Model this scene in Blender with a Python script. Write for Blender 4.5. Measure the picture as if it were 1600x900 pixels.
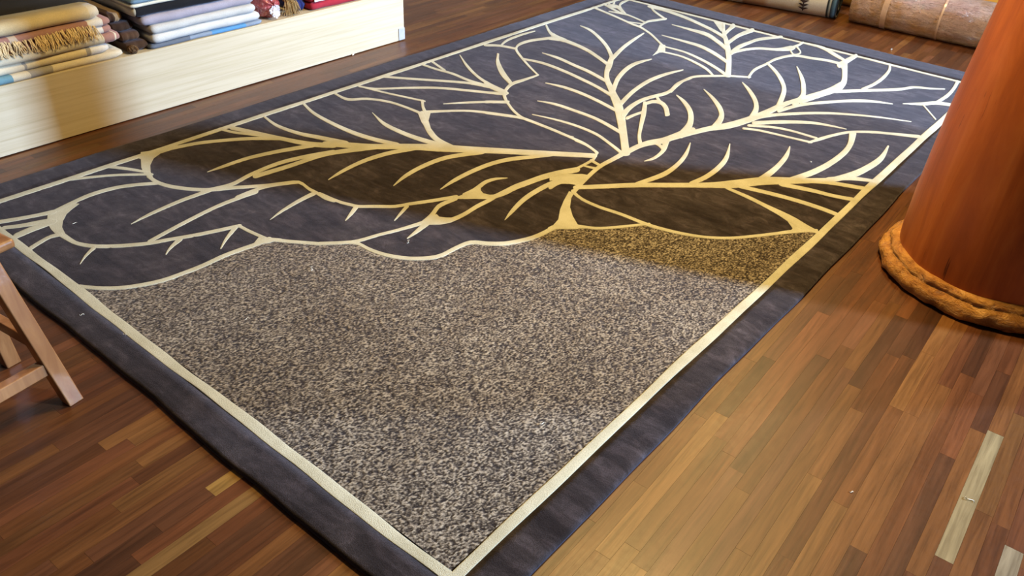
import bpy, bmesh, math, random
import numpy as np
from mathutils import Matrix, Vector, noise as mnoise

random.seed(7); rng = np.random.default_rng(7)
for o in list(bpy.data.objects): bpy.data.objects.remove(o, do_unlink=True)
scene = bpy.context.scene
COL = scene.collection

# ---------------------------------------------------------------- camera
RIGHT = (0.77036, 0.63597, 0.04575); UP = (-0.38681, 0.40911, 0.82644); BACK = (0.50688, -0.65435, 0.56116)
CAM = Vector((0.76313, -0.82656, 1.51800))
cd = bpy.data.cameras.new('camera'); co = bpy.data.objects.new('camera', cd); COL.objects.link(co)
mw = Matrix.Identity(4)
for i in range(3):
    mw[i][0], mw[i][1], mw[i][2], mw[i][3] = RIGHT[i], UP[i], BACK[i], CAM[i]
co.matrix_world = mw
F_PX = 1287.255
cd.sensor_fit = 'HORIZONTAL'; cd.sensor_width = 36; cd.lens = F_PX / 1600 * 36; cd.clip_start = 0.02
scene.camera = co
# ---------------------------------------------------------------- light and exposure
scene.view_settings.view_transform = 'Standard'; scene.view_settings.look = 'None'
scene.view_settings.gamma = 1; scene.view_settings.use_curve_mapping = False
scene.view_settings.exposure = 0.0
w = bpy.data.worlds.new('world'); scene.world = w; w.use_nodes = True
w.node_tree.nodes['Background'].inputs[0].default_value = (0.9, 0.84, 0.84, 1)
w.node_tree.nodes['Background'].inputs[1].default_value = 0.05

def area(name, loc, target, sx, sy, power, col, spread=180):
    d = bpy.data.lights.new(name, 'AREA'); d.shape = 'RECTANGLE'; d.size = sx; d.size_y = sy
    d.energy = power; d.color = col; d.spread = math.radians(spread)
    o = bpy.data.objects.new(name, d); COL.objects.link(o); o.location = loc
    o.rotation_euler = (Vector(target) - Vector(loc)).to_track_quat('-Z', 'Y').to_euler()
    return o
DAY = (0.47, 0.69, 1.0); WARM = (1.0, 0.71, 0.26)
area('window_daylight_near', (6.0, 3.9, 2.9), (-1.6, 1.2, 0.0), 0.18, 1.8, 215, DAY, 66)
area('window_daylight_far', (6.0, 6.48, 2.9), (-2.0, 2.85, 0.2), 0.2, 1.8, 265, DAY, 58)
area('ceiling_lamp_far', (-0.75, 3.9, 2.9), (-0.75, 3.9, 0), 0.5, 0.5, 64, WARM)
area('ceiling_lamp_near', (-0.35, 1.75, 2.9), (-0.35, 1.75, 0), 0.5, 0.5, 118, WARM)

# ---------------------------------------------------------------- helpers
def tag(o, label=None, cat=None, group=None, kind=None):
    if label: o['label'] = label
    if cat: o['category'] = cat
    if group: o['group'] = group
    if kind: o['kind'] = kind
    return o
def empty(name, loc, label, cat, group=None):
    o = bpy.data.objects.new(name, None); COL.objects.link(o); o.location = loc
    o.empty_display_size = 0.05
    return tag(o, label, cat, group)
def MO(name, verts, faces, mat, parent=None, smooth=False, loc=None):
    """one mesh object; verts in world space, stored relative to the parent (or loc)"""
    base = Vector(loc) if loc is not None else (parent_base(parent) if parent else Vector((0, 0, 0)))
    v = np.asarray(verts, float) - np.array(base)
    me = bpy.data.meshes.new(name)
    me.from_pydata(v.tolist(), [], [list(f) for f in faces]); me.update()
    if smooth: me.polygons.foreach_set('use_smooth', [True] * len(me.polygons))
    me.materials.append(mat)
    o = bpy.data.objects.new(name, me); COL.objects.link(o)
    if parent: o.parent = parent
    elif loc is not None: o.location = base
    return o
def parent_base(p):
    b = Vector((0, 0, 0))
    while p: b += p.location; p = p.parent
    return b
def fix_normals(o):
    bm = bmesh.new(); bm.from_mesh(o.data); bmesh.ops.recalc_face_normals(bm, faces=bm.faces[:]); bm.to_mesh(o.data); bm.free(); return o
class NT:
    def __init__(s, name):
        s.m = bpy.data.materials.new(name); s.m.use_nodes = True; s.n = s.m.node_tree.nodes; s.l = s.m.node_tree.links
        s.b = s.n['Principled BSDF']
    def new(s, t, **kw):
        x = s.n.new(t)
        for k, v in kw.items(): setattr(x, k, v)
        return x
    def link(s, a, b): s.l.new(a, b)
    def coord(s, scale=(1, 1, 1), kind='Object', rnd=False):
        tc = s.new('ShaderNodeTexCoord'); mp = s.new('ShaderNodeMapping'); mp.inputs['Scale'].default_value = scale
        out = tc.outputs[kind]
        if rnd:
            oi = s.new('ShaderNodeObjectInfo'); ad = s.new('ShaderNodeVectorMath', operation='MULTIPLY_ADD')
            ad.inputs[1].default_value = (37, 53, 71); s.link(oi.outputs['Random'], ad.inputs[0]); s.link(out, ad.inputs[2]); out = ad.outputs[0]
        s.link(out, mp.inputs[0]); return mp.outputs[0]
    def noise(s, vec, scale, detail=3, rough=0.55, dist=0.0):
        x = s.new('ShaderNodeTexNoise'); x.inputs['Scale'].default_value = scale; x.inputs['Detail'].default_value = detail
        x.inputs['Roughness'].default_value = rough; x.inputs['Distortion'].default_value = dist
        s.link(vec, x.inputs['Vector']); return x.outputs['Fac']
    def ramp(s, fac, stops, interp='LINEAR'):
        r = s.new('ShaderNodeValToRGB'); e = r.color_ramp.elements; r.color_ramp.interpolation = interp
        while len(e) < len(stops): e.new(0.5)
        for el, (p, c) in zip(e, stops): el.position = p; el.color = (*c, 1)
        s.link(fac, r.inputs[0]); return r.outputs[0]
    def mix(s, fac, a, b, blend='MIX'):
        x = s.new('ShaderNodeMix', data_type='RGBA', blend_type=blend)
        for v, i in ((fac, 0), (a, 6), (b, 7)):
            if isinstance(v, (int, float)): x.inputs[i].default_value = v
            elif isinstance(v, tuple): x.inputs[i].default_value = (*v, 1)
            else: s.link(v, x.inputs[i])
        return x.outputs[2]
    def bump(s, h, strength=0.3, dist=0.002, prev=None):
        x = s.new('ShaderNodeBump'); x.inputs['Strength'].default_value = strength; x.inputs['Distance'].default_value = dist
        s.link(h, x.inputs['Height'])
        if prev: s.link(prev, x.inputs['Normal'])
        s.link(x.outputs[0], s.b.inputs['Normal']); return x.outputs[0]
    def set(s, col=None, rough=None, **kw):
        if col is not None:
            if isinstance(col, tuple): s.b.inputs['Base Color'].default_value = (*col, 1)
            else: s.link(col, s.b.inputs['Base Color'])
        if rough is not None: s.b.inputs['Roughness'].default_value = rough
        for k, v in kw.items(): s.b.inputs[k.replace('_', ' ')].default_value = v
        return s

# ---------------------------------------------------------------- materials
def sheen(t, wgt=0.3, tint=(0.8, 0.82, 1.0)):
    t.set(Sheen_Weight=wgt, Sheen_Roughness=0.45); t.b.inputs['Sheen Tint'].default_value = (*tint, 1); t.set(Specular_IOR_Level=0.05)
def pile_dark():
    t = NT('dark_pile'); c = t.coord(); 
    n1 = t.noise(c, 4.5, 4, 0.6, 0.6); n2 = t.noise(c, 420, 2)
    n3 = t.noise(t.coord((3, 26, 3)), 1.0, 4, 0.6, 0.4)
    base = t.ramp(n1, [(0.3, (0.016, 0.0105, 0.0092)), (0.5, (0.027, 0.0185, 0.017)), (0.68, (0.060, 0.046, 0.045))])
    base = t.mix(0.45, base, t.ramp(n3, [(0.35, (0.016, 0.012, 0.0115)), (0.7, (0.064, 0.053, 0.058))]))
    n4 = t.noise(t.coord((10, 17, 10)), 1.0, 5, 0.68, 1.2)
    base = t.mix(0.8, base, t.ramp(n4, [(0.34, (0.62, 0.60, 0.58)), (0.5, (0.95, 0.95, 0.95)), (0.66, (1.75, 1.75, 1.9))]), 'MULTIPLY')
    base = t.mix(0.5, base, t.ramp(n2, [(0.35, (0.45, 0.45, 0.45)), (0.65, (1.3, 1.3, 1.3))]), 'MULTIPLY')
    t.set(base, 0.95); sheen(t, 0.13, (0.95, 0.88, 1.0)); t.bump(n2, 0.5, 0.003); return t.m
def pile_cream():
    t = NT('cream_pile'); c = t.coord(); n2 = t.noise(c, 380, 2); n1 = t.noise(c, 9, 3)
    base = t.mix(0.6, t.ramp(n1, [(0.35, (0.46, 0.43, 0.32)), (0.65, (0.57, 0.545, 0.435))]), t.ramp(n2, [(0.3, (0.62, 0.62, 0.62)), (0.65, (1.1, 1.1, 1.1))]), 'MULTIPLY')
    t.set(base, 0.95); sheen(t, 0.08); t.bump(n2, 0.5, 0.003); return t.m
def pile_loop():
    t = NT('loop_pile'); c = t.coord()
    at = t.new('ShaderNodeAttribute', attribute_name='tweed')
    n = t.noise(t.coord((640, 330, 640)), 1.0, 2, 0.6)
    mx = t.new('ShaderNodeMath', operation='MULTIPLY_ADD'); mx.inputs[1].default_value = 0.55; t.link(n, mx.inputs[0])
    m2 = t.new('ShaderNodeMath', operation='MULTIPLY'); m2.inputs[1].default_value = 0.62; t.link(at.outputs['Fac'], m2.inputs[0]); t.link(m2.outputs[0], mx.inputs[2])
    base = t.ramp(mx.outputs[0], [(0.36, (0.018, 0.012, 0.008)), (0.53, (0.070, 0.054, 0.039)), (0.67, (0.20, 0.166, 0.128)), (0.85, (0.42, 0.365, 0.29))])
    big = t.noise(t.coord((2.2, 1.1, 2)), 1.6, 4, 0.6, 0.5)
    base = t.mix(0.7, base, t.ramp(big, [(0.35, (0.72, 0.64, 0.55)), (0.65, (1.12, 1.12, 1.16))]), 'MULTIPLY')  # broad bluish sheen and brown swaths, put into the loop colour
    t.set(base, 0.92); sheen(t, 0.22); t.bump(n, 0.6, 0.004); return t.m
def wood_plank(stuff):
    t = NT('plank_wood_joined' if stuff else 'plank_wood')
    if stuff:
        a = t.new('ShaderNodeAttribute', attribute_name='tone'); tone = a.outputs['Color']
        g = t.coord((30, 1.6, 30)); g2 = t.coord((9, 0.8, 9)); g3 = t.coord((60, 60, 60))
    else:
        oi = t.new('ShaderNodeObjectInfo'); tone = oi.outputs['Color']
        g = t.coord((30, 1.6, 30), rnd=True); g2 = t.coord((9, 0.8, 9), rnd=True); g3 = t.coord((60, 60, 60), rnd=True)
    n1 = t.noise(g, 3.0, 5, 0.62, 0.5); n2 = t.noise(g2, 2.0, 3, 0.5, 0.8); n3 = t.noise(g3, 1.0, 3)
    col = t.mix(0.75, tone, t.ramp(n1, [(0.3, (0.5, 0.46, 0.42)), (0.5, (0.95, 0.95, 0.95)), (0.72, (1.35, 1.38, 1.4))]), 'MULTIPLY')
    col = t.mix(0.6, col, t.ramp(n2, [(0.3, (0.62, 0.58, 0.55)), (0.65, (1.2, 1.2, 1.2))]), 'MULTIPLY')
    t.set(col, 0.3, Specular_IOR_Level=0.42)
    r = t.new('ShaderNodeMapRange'); r.inputs['To Min'].default_value = 0.32; r.inputs['To Max'].default_value = 0.44
    t.link(n3, r.inputs[0]); t.link(r.outputs[0], t.b.inputs['Roughness'])
    t.bump(n1, 0.12, 0.002); return t.m
def simple(name, col, rough=0.8, n=None, bump=0.0, var=0.25, scale=30, sh=0.0, **kw):
    t = NT(name); c = t.coord()
    f = t.noise(c, scale, 4)
    lo = tuple(x * (1 - var) for x in col); hi = tuple(min(1, x * (1 + var)) for x in col)
    t.set(t.ramp(f, [(0.3, lo), (0.7, hi)]), rough, **kw)
    if bump: t.bump(f, bump, 0.003)
    if sh: sheen(t, sh)
    return t.m
def cloth(name, col, bands=(), blobs=(), sh=0.15):
    """woven cloth; bands = (y0, y1, colour) across the object's length, soft jittered edges"""
    t = NT(name); c = t.coord(); wv = t.noise(c, 260, 2); big = t.noise(c, 14, 3)
    tc = t.new('ShaderNodeTexCoord'); sp = t.new('ShaderNodeSeparateXYZ'); t.link(tc.outputs['Object'], sp.inputs[0])
    jit = t.new('ShaderNodeMath', operation='MULTIPLY_ADD'); jit.inputs[1].default_value = 0.03; t.link(big, jit.inputs[0]); t.link(sp.outputs['Y'], jit.inputs[2])
    base = t.mix(0.5, col, t.ramp(big, [(0.3, (0.78, 0.78, 0.78)), (0.7, (1.1, 1.1, 1.1))]), 'MULTIPLY')
    for y0, y1, bc in bands:
        a = t.new('ShaderNodeMath', operation='GREATER_THAN'); a.inputs[1].default_value = y0 + 0.015; t.link(jit.outputs[0], a.inputs[0])
        b = t.new('ShaderNodeMath', operation='LESS_THAN'); b.inputs[1].default_value = y1 + 0.015; t.link(jit.outputs[0], b.inputs[0])
        m = t.new('ShaderNodeMath', operation='MULTIPLY'); t.link(a.outputs[0], m.inputs[0]); t.link(b.outputs[0], m.inputs[1])
        base = t.mix(m.outputs[0], base, bc)
    base = t.mix(0.35, base, t.ramp(wv, [(0.3, (0.7, 0.7, 0.7)), (0.7, (1.1, 1.1, 1.1))]), 'MULTIPLY')
    t.set(base, 0.9); sheen(t, sh); t.bump(wv, 0.25, 0.002); return t.m
M_DARK = pile_dark(); M_CREAM = pile_cream(); M_LOOP = pile_loop()
M_PLANK = wood_plank(False); M_PLANKS = wood_plank(True)
M_WALL = simple('dark_plaster', (0.24, 0.17, 0.11), 0.9, var=0.15, scale=6)
M_SUB = simple('subfloor_black', (0.05, 0.022, 0.01), 0.9)

# ---------------------------------------------------------------- floor: strips of hardwood laid along the rug's long side
ANG = math.radians(1.6); PW = 0.0405
ca, sa = math.cos(ANG), math.sin(ANG)
fl = MO('floor', [(x, y, z) for z in (-0.06, -0.012) for x, y in ((-4.2, -2.4), (6.3, -2.4), (6.3, 8.6), (-4.2, 8.6))],
        [(3, 2, 1, 0), (4, 5, 6, 7), (0, 1, 5, 4), (1, 2, 6, 5), (2, 3, 7, 6), (3, 0, 4, 7)], M_SUB)
tag(fl, 'reddish brown hardwood strip floor under the large rug', None, kind='structure')
RW, RL = 2.2848, 4.1762; BA, BB, BC, BD = 0.12520, 0.13040, 0.16233, 0.23094
TH = 0.018
def to_world(u, v): return (u * ca - v * sa, u * sa + v * ca)
def project(x, y, z=0.0):
    d = Vector((x, y, z)) - CAM
    cx, cy, cz = d.dot(Vector(RIGHT)), d.dot(Vector(UP)), -d.dot(Vector(BACK))
    if cz < 0.1: return None
    return 800 + F_PX * cx / cz, 450 - F_PX * cy / cz, cz
TONES = [(0.110, 0.037, 0.010), (0.094, 0.030, 0.009), (0.128, 0.047, 0.013), (0.070, 0.024, 0.009), (0.160, 0.064, 0.017), (0.104, 0.033, 0.011), (0.116, 0.040, 0.015)]
planks = []   # (u0, v0, length, tone)
LENS = [0.32, 0.45, 0.60, 0.75, 0.95]
special = {}  # strips that stand out by being pale
def row_of(x, y): return math.floor((x * ca + y * sa) / PW)
rowset = {row_of(0.790, 1.04): (0.772, 1.306, (0.235, 0.175, 0.09), 0.79), row_of(0.92, 0.87): (0.50, 0.915, (0.23, 0.18, 0.115), 0.92),
          row_of(-0.565, -0.16): (-0.205, 0.16, (0.30, 0.16, 0.04), -0.565), row_of(-0.492, -0.2): (-0.50, 0.10, (0.20, 0.10, 0.03), -0.49)}
for r in range(math.floor(-3.75 / PW), math.floor(6.0 / PW)):
    v = -2.2 + random.uniform(-0.6, 0); sp = rowset.get(r)
    cuts = []
    if sp:
        x = sp[3]; v0 = -x * sa + sp[0] * ca; v1 = -x * sa + sp[1] * ca
        while v < v0 - 0.3: l = random.choice(LENS); cuts.append((v, min(l, v0 - v), None)); v += min(l, v0 - v)
        if v < v0: cuts.append((v, v0 - v, None))
        cuts.append((v0, v1 - v0, sp[2])); v = v1
    while v < 8.2:
        l = random.choice(LENS); cuts.append((v, l, None)); v += l
    for v0, l, c in cuts:
        TF = random.uniform(0.78, 1.18); c = c or tuple(k * TF for k in random.choice(TONES))
        planks.append((r * PW, v0, l, c))
def plank_geo(w, l, g=0.0002, d=0.012):
    a, b = w / 2 - g, l / 2 - g
    v = [(-a, -b, -d), (a, -b, -d), (a, b, -d), (-a, b, -d), (-a, -b, 0), (a, -b, 0), (a, b, 0), (-a, b, 0)]
    return v, [(4, 5, 6, 7), (0, 1, 5, 4), (1, 2, 6, 5), (2, 3, 7, 6), (3, 0, 4, 7)]
scored = []
for i, (u, v0, l, c) in enumerate(planks):
    x, y = to_world(u + PW / 2, v0 + l / 2); s = 0.0
    for q in np.linspace(0.05, 0.95, 7):
        px, py = to_world(u + PW / 2, v0 + l * q)
        if -RW - BC < px < BB and -BA < py < RL + BD: continue
        if px < -2.70 and py < 2.5: continue
        if (px - 0.558) ** 2 + (py - 2.141) ** 2 < 0.33 ** 2: continue
        p = project(px, py)
        if p and -10 < p[0] < 1610 and -10 < p[1] < 910: s += l / 7 / p[2] ** 2.6
    scored.append((s, i))
scored.sort(reverse=True)
chosen = {i for s, i in scored[:290] if s > 0}
pm = {}; jv, jf, jc = [], [], []
for i, (u, v0, l, c) in enumerate(planks):
    x, y = to_world(u + PW / 2, v0 + l / 2); dz = random.uniform(-0.0003, 0.0)
    if i in chosen:
        k = round(l, 3)
        if k not in pm:
            pv, pf = plank_geo(PW, l); me = bpy.data.meshes.new('plank'); me.from_pydata(pv, [], pf); me.materials.append(M_PLANK); pm[k] = me
        o = bpy.data.objects.new('plank', pm[k]); COL.objects.link(o); o.parent = fl
        o.location = (x, y, dz); o.rotation_euler = (0, 0, ANG); o.color = (*c, 1)
    else:
        pv, pf = plank_geo(PW, l); n = len(jv)
        for a, b, z in pv: jv.append((x + a * ca - b * sa, y + a * sa + b * ca, z + dz))
        jf += [tuple(k + n for k in f) for f in pf]; jc += [c] * len(pf)
rest = MO('plank_remainder', jv, jf, M_PLANKS, fl); tag(rest, kind='stuff')
at = rest.data.attributes.new('tone', 'FLOAT_COLOR', 'FACE')
at.data.foreach_set('color', np.c_[np.array(jc), np.ones(len(jc))].astype(np.float32).ravel())

# walls (outside the frame): behind the bench, at the far end, and the window wall on the right
def boxgeo(x0, x1, y0, y1, z0, z1):
    v = [(x, y, z) for z in (z0, z1) for x, y in ((x0, y0), (x1, y0), (x1, y1), (x0, y1))]
    return v, [(3, 2, 1, 0), (4, 5, 6, 7), (0, 1, 5, 4), (1, 2, 6, 5), (2, 3, 7, 6), (3, 0, 4, 7)]
def boxes(lst):
    V, F = [], []
    for b in lst:
        v, f = boxgeo(*b); n = len(V); V += v; F += [tuple(i + n for i in q) for q in f]
    return V, F
tag(MO('wall_left', *boxgeo(-4.2, -4.05, -2.4, 8.6, -0.06, 4.2), M_WALL), 'brown plastered wall behind the display bench', kind='structure')
tag(MO('wall_back', *boxgeo(-4.05, 6.15, 8.45, 8.6, -0.06, 4.2), M_WALL), 'brown plastered wall at the far end of the room', kind='structure')
tag(MO('wall_right', *boxes([(6.15, 6.3, -2.4, 3.7, -0.06, 4.2), (6.15, 6.3, 4.1, 6.3, -0.06, 4.2), (6.15, 6.3, 6.68, 8.6, -0.06, 4.2),
    (6.15, 6.3, 3.7, 4.1, -0.06, 1.95), (6.15, 6.3, 3.7, 4.1, 3.85, 4.2), (6.15, 6.3, 6.3, 6.68, -0.06, 1.95), (6.15, 6.3, 6.3, 6.68, 3.85, 4.2)]), M_WALL),
    'brown plastered wall with two tall high window openings', kind='structure')

# ---------------------------------------------------------------- the big tufted rug
rug = empty('tufted_rug', (-RW / 2, RL / 2, 0), 'large dark plum rug with cream leaf-vein pattern and speckled grey-brown corner', 'rug')
FW = 0.031      # cream frame line
def wob(t, a=0.004, k=0): return a * (math.sin(t * 5.1 + k) + 0.6 * math.sin(t * 11.7 + 2 * k) + 0.4 * math.sin(t * 23 + k))
# backing slab
MO('backing', *boxgeo(-RW - BC + .012, BB - .012, -BA + .012, RL + BD - .012, 0.0006, 0.008), M_DARK, rug)
# dark border: ring with rounded outer edge
def border(binding=False):
    V, F = [], []
    prof = [(1.0, TH - .010), (1.003, TH - .013), (1.0, 0.003), (0.97, 0.0008)] if binding else [(0.0, TH - 0.006), (0.0, TH), (0.25, TH), (0.5, TH + .0004), (0.75, TH), (0.9, TH - .0004), (0.955, TH - .0018), (0.985, TH - .005), (1.0, TH - .010)]
    sides = [((-RW - FW, -FW), (FW, -FW), (-RW - BC, -BA), (BB, -BA)), ((FW, -FW), (FW, RL + FW), (BB, -BA), (BB, RL + BD)),
             ((FW, RL + FW), (-RW - FW, RL + FW), (BB, RL + BD), (-RW - BC, RL + BD)), ((-RW - FW, RL + FW), (-RW - FW, -FW), (-RW - BC, RL + BD), (-RW - BC, -BA))]
    rings = []
    for k, (i0, i1, o0, o1) in enumerate(sides):
        n = 70 if k % 2 else 40
        for s in range(n):
            t = s / n; fade = min(1, 8 * min(t, 1 - t)); ring = []
            ix = i0[0] + (i1[0] - i0[0]) * t; iy = i0[1] + (i1[1] - i0[1]) * t
            ox = o0[0] + (o1[0] - o0[0]) * t; oy = o0[1] + (o1[1] - o0[1]) * t
            wv = wob(t * 3, 0.003, k) * fade
            nx, ny = (0, 1) if k % 2 == 0 else (1, 0)
            for a, z in prof:
                ring.append((ix + (ox - ix) * a + nx * wv * a, iy + (oy - iy) * a + ny * wv * a, z))
            rings.append(ring)
    m = len(prof); N = len(rings)
    for r in rings: V += r
    for i in range(N):
        j = (i + 1) % N
        for k in range(m - 1): F.append((i * m + k, i * m + k + 1, j * m + k + 1, j * m + k))
    return V, F
fix_normals(MO('border', *border(), M_DARK, rug, smooth=True))
tag(fix_normals(MO('edge_binding', *border(True), simple('violet_binding', (0.028, 0.024, 0.042), 0.9), rug, smooth=True)), 'dark violet bound edge')
# strips of cream pile
def strip(pairs, h, dz, cap=True):
    """pairs: list of (left xy, right xy); raised strip with softened shoulders"""
    P = np.array(pairs, float)                         # n,4
    n = len(P); out = []
    for i in range(n - 1):
        p0, p1, p2, p3 = P[max(i - 1, 0)], P[i], P[i + 1], P[min(i + 2, n - 1)]
        seg = max(2, min(10, int(np.linalg.norm((p2 - p1)[:2]) / 0.02)))
        for s in range(seg):
            t = s / seg
            out.append(0.5 * ((2 * p1) + (-p0 + p2) * t + (2 * p0 - 5 * p1 + 4 * p2 - p3) * t * t + (-p0 + 3 * p1 - 3 * p2 + p3) * t ** 3))
    out.append(P[-1]); out = np.array(out)
    if cap:                                            # rounded ends
        def rounded(e, d):
            a, b2 = e[:2], e[2:]; c = (a + b2) / 2; w2 = np.linalg.norm(b2 - a)
            d = d / max(np.linalg.norm(d), 1e-6); res = []
            for f, k in ((0.12, 0.93), (0.24, 0.75), (0.33, 0.48), (0.37, 0.22)):
                res.append(np.r_[c + d * w2 * f + (a - c) * k, c + d * w2 * f + (b2 - c) * k])
            return res
        mid = (out[:, :2] + out[:, 2:]) / 2
        out = np.array(rounded(out[0], mid[0] - mid[1])[::-1] + list(out) + rounded(out[-1], mid[-1] - mid[-2]))
    A, B = out[:, :2], out[:, 2:]
    prof = [(0.0, -0.004), (0.015, h * .6), (0.06, h * .95), (0.3, h), (0.7, h), (0.94, h * .95), (0.985, h * .6), (1.0, -0.004)]
    V, F = [], []; m = len(prof)
    for a, b in zip(A, B):
        for q, z in prof:
            p = a + (b - a) * q; V.append((p[0], p[1], TH + z + dz))
    for i in range(len(A) - 1):
        for k in range(m - 1): F.append((i * m + k, i * m + k + 1, (i + 1) * m + k + 1, (i + 1) * m + k))
    F.append(tuple(range(m))); F.append(tuple((len(A) - 1) * m + k for k in reversed(range(m))))
    return V, F
def flat_caps(o):
    for p in o.data.polygons:
        if len(p.vertices) > 4: p.use_smooth = False
    return o
def frame_side(p0, p1, nrm, k):
    pr = []
    n = 40
    for i in range(n + 1):
        t = i / n; x = p0[0] + (p1[0] - p0[0]) * t; y = p0[1] + (p1[1] - p0[1]) * t; w1 = wob(t * 3, .0022, k); w2 = wob(t * 3, .0022, k + 1)
        pr.append((x + nrm[0] * w1, y + nrm[1] * w1, x + nrm[0] * (FW + w2), y + nrm[1] * (FW + w2)))
    return pr
for k, (p0, p1, nn) in enumerate([((-RW - FW, 0), (FW, 0), (0, -1)), ((0, -FW), (0, RL + FW), (1, 0)), ((FW, RL), (-RW - FW, RL), (0, 1)), ((-RW, RL + FW), (-RW, -FW), (-1, 0))]):
    flat_caps(fix_normals(MO('frame_line', *strip(frame_side(p0, p1, nn, k), 0.0009, 0.00002 * k, False), M_CREAM, rug, smooth=True)))
# fields: leaf ground and the looped corner
BND = [tuple(float(c) / 1000 for c in q.split(',')) for q in '''-1582,1 -1537,29 -1491,73 -1456,125 -1431,189 -1417,258 -1413,325 -1417,415 -1407,528 -1393,571 -1339,611 -1248,675 -1180,752 -1153,766 -1104,766 -1052,776 -1005,792 -958,820 -914,868 -894,910 -893,980 -879,1041 -831,1078 -791,1117 -762,1172 -743,1221 -733,1275 -731,1341 -690,1374 -620,1432 -576,1481 -536,1536 -501,1591 -432,1605 -363,1626 -288,1663 -219,1720 -163,1793 -108,1872 -65,1933 -7,2003'''.split()]
poly = np.array([(-RW - 0.01, -0.01), (-RW - .01, -0.005), (-1.60, -0.008)] + BND + [(0.01, 2.01), (0.01, -0.01)])
def inside(X, Y, poly):
    r = np.zeros(X.shape, bool); n = len(poly)
    for i in range(n):
        x0, y0 = poly[i]; x1, y1 = poly[(i + 1) % n]
        c = (y0 > Y) != (y1 > Y)
        with np.errstate(divide='ignore', invalid='ignore'): xi = (x1 - x0) * (Y - y0) / (y1 - y0) + x0
        r ^= c & (X < xi)
    return r
def field(name, x0, x1, y0, y1, st, keep, zf, mat):
    xs = np.linspace(x0, x1, int(round((x1 - x0) / st)) + 1); ys = np.linspace(y0, y1, int(round((y1 - y0) / st)) + 1)
    X, Y = np.meshgrid(xs, ys); Z = zf(X, Y)
    nx, ny = len(xs), len(ys)
    cx = (X[:-1, :-1] + X[1:, 1:]) / 2; cy = (Y[:-1, :-1] + Y[1:, 1:]) / 2
    k = keep(cx, cy); idx = np.arange(nx * ny).reshape(ny, nx)
    q = np.stack([idx[:-1, :-1], idx[:-1, 1:], idx[1:, 1:], idx[1:, :-1]], -1)[k]
    used = np.unique(q); remap = -np.ones(nx * ny, int); remap[used] = np.arange(len(used))
    V = np.stack([X.ravel(), Y.ravel(), Z.ravel()], 1)[used]
    return MO(name, V, remap[q].tolist(), mat, rug, smooth=True), used, (ny, nx)
def zleaf(X, Y):
    return TH - 0.0004 + 0.0003 * rng.standard_normal(X.shape)
leaf, _, _ = field('leaf_field', -RW, 0, 0, RL, 0.0095, lambda x, y: ~inside(x, y, poly), zleaf, M_DARK)
tw = None
def zloop(X, Y):
    global tw
    ny, nx = X.shape
    a = rng.random((ny + 6, nx))
    s = (a[:-6] + 0.45 * a[1:-5]) / 1.45
    tw = np.clip((s - 0.5) * 1.25 + 0.5, 0, 1)
    row = 0.0012 * np.abs(np.sin(X / 0.0066 * math.pi))
    return TH - 0.0028 + 0.0022 * tw + row
loop, used, _ = field('loop_field', -1.62, 0, 0, 2.02, 0.0033, lambda x, y: inside(x, y, poly), zloop, M_LOOP)
ta = loop.data.attributes.new('tweed', 'FLOAT', 'POINT'); ta.data.foreach_set('value', tw.ravel()[used].astype(np.float32))
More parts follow.
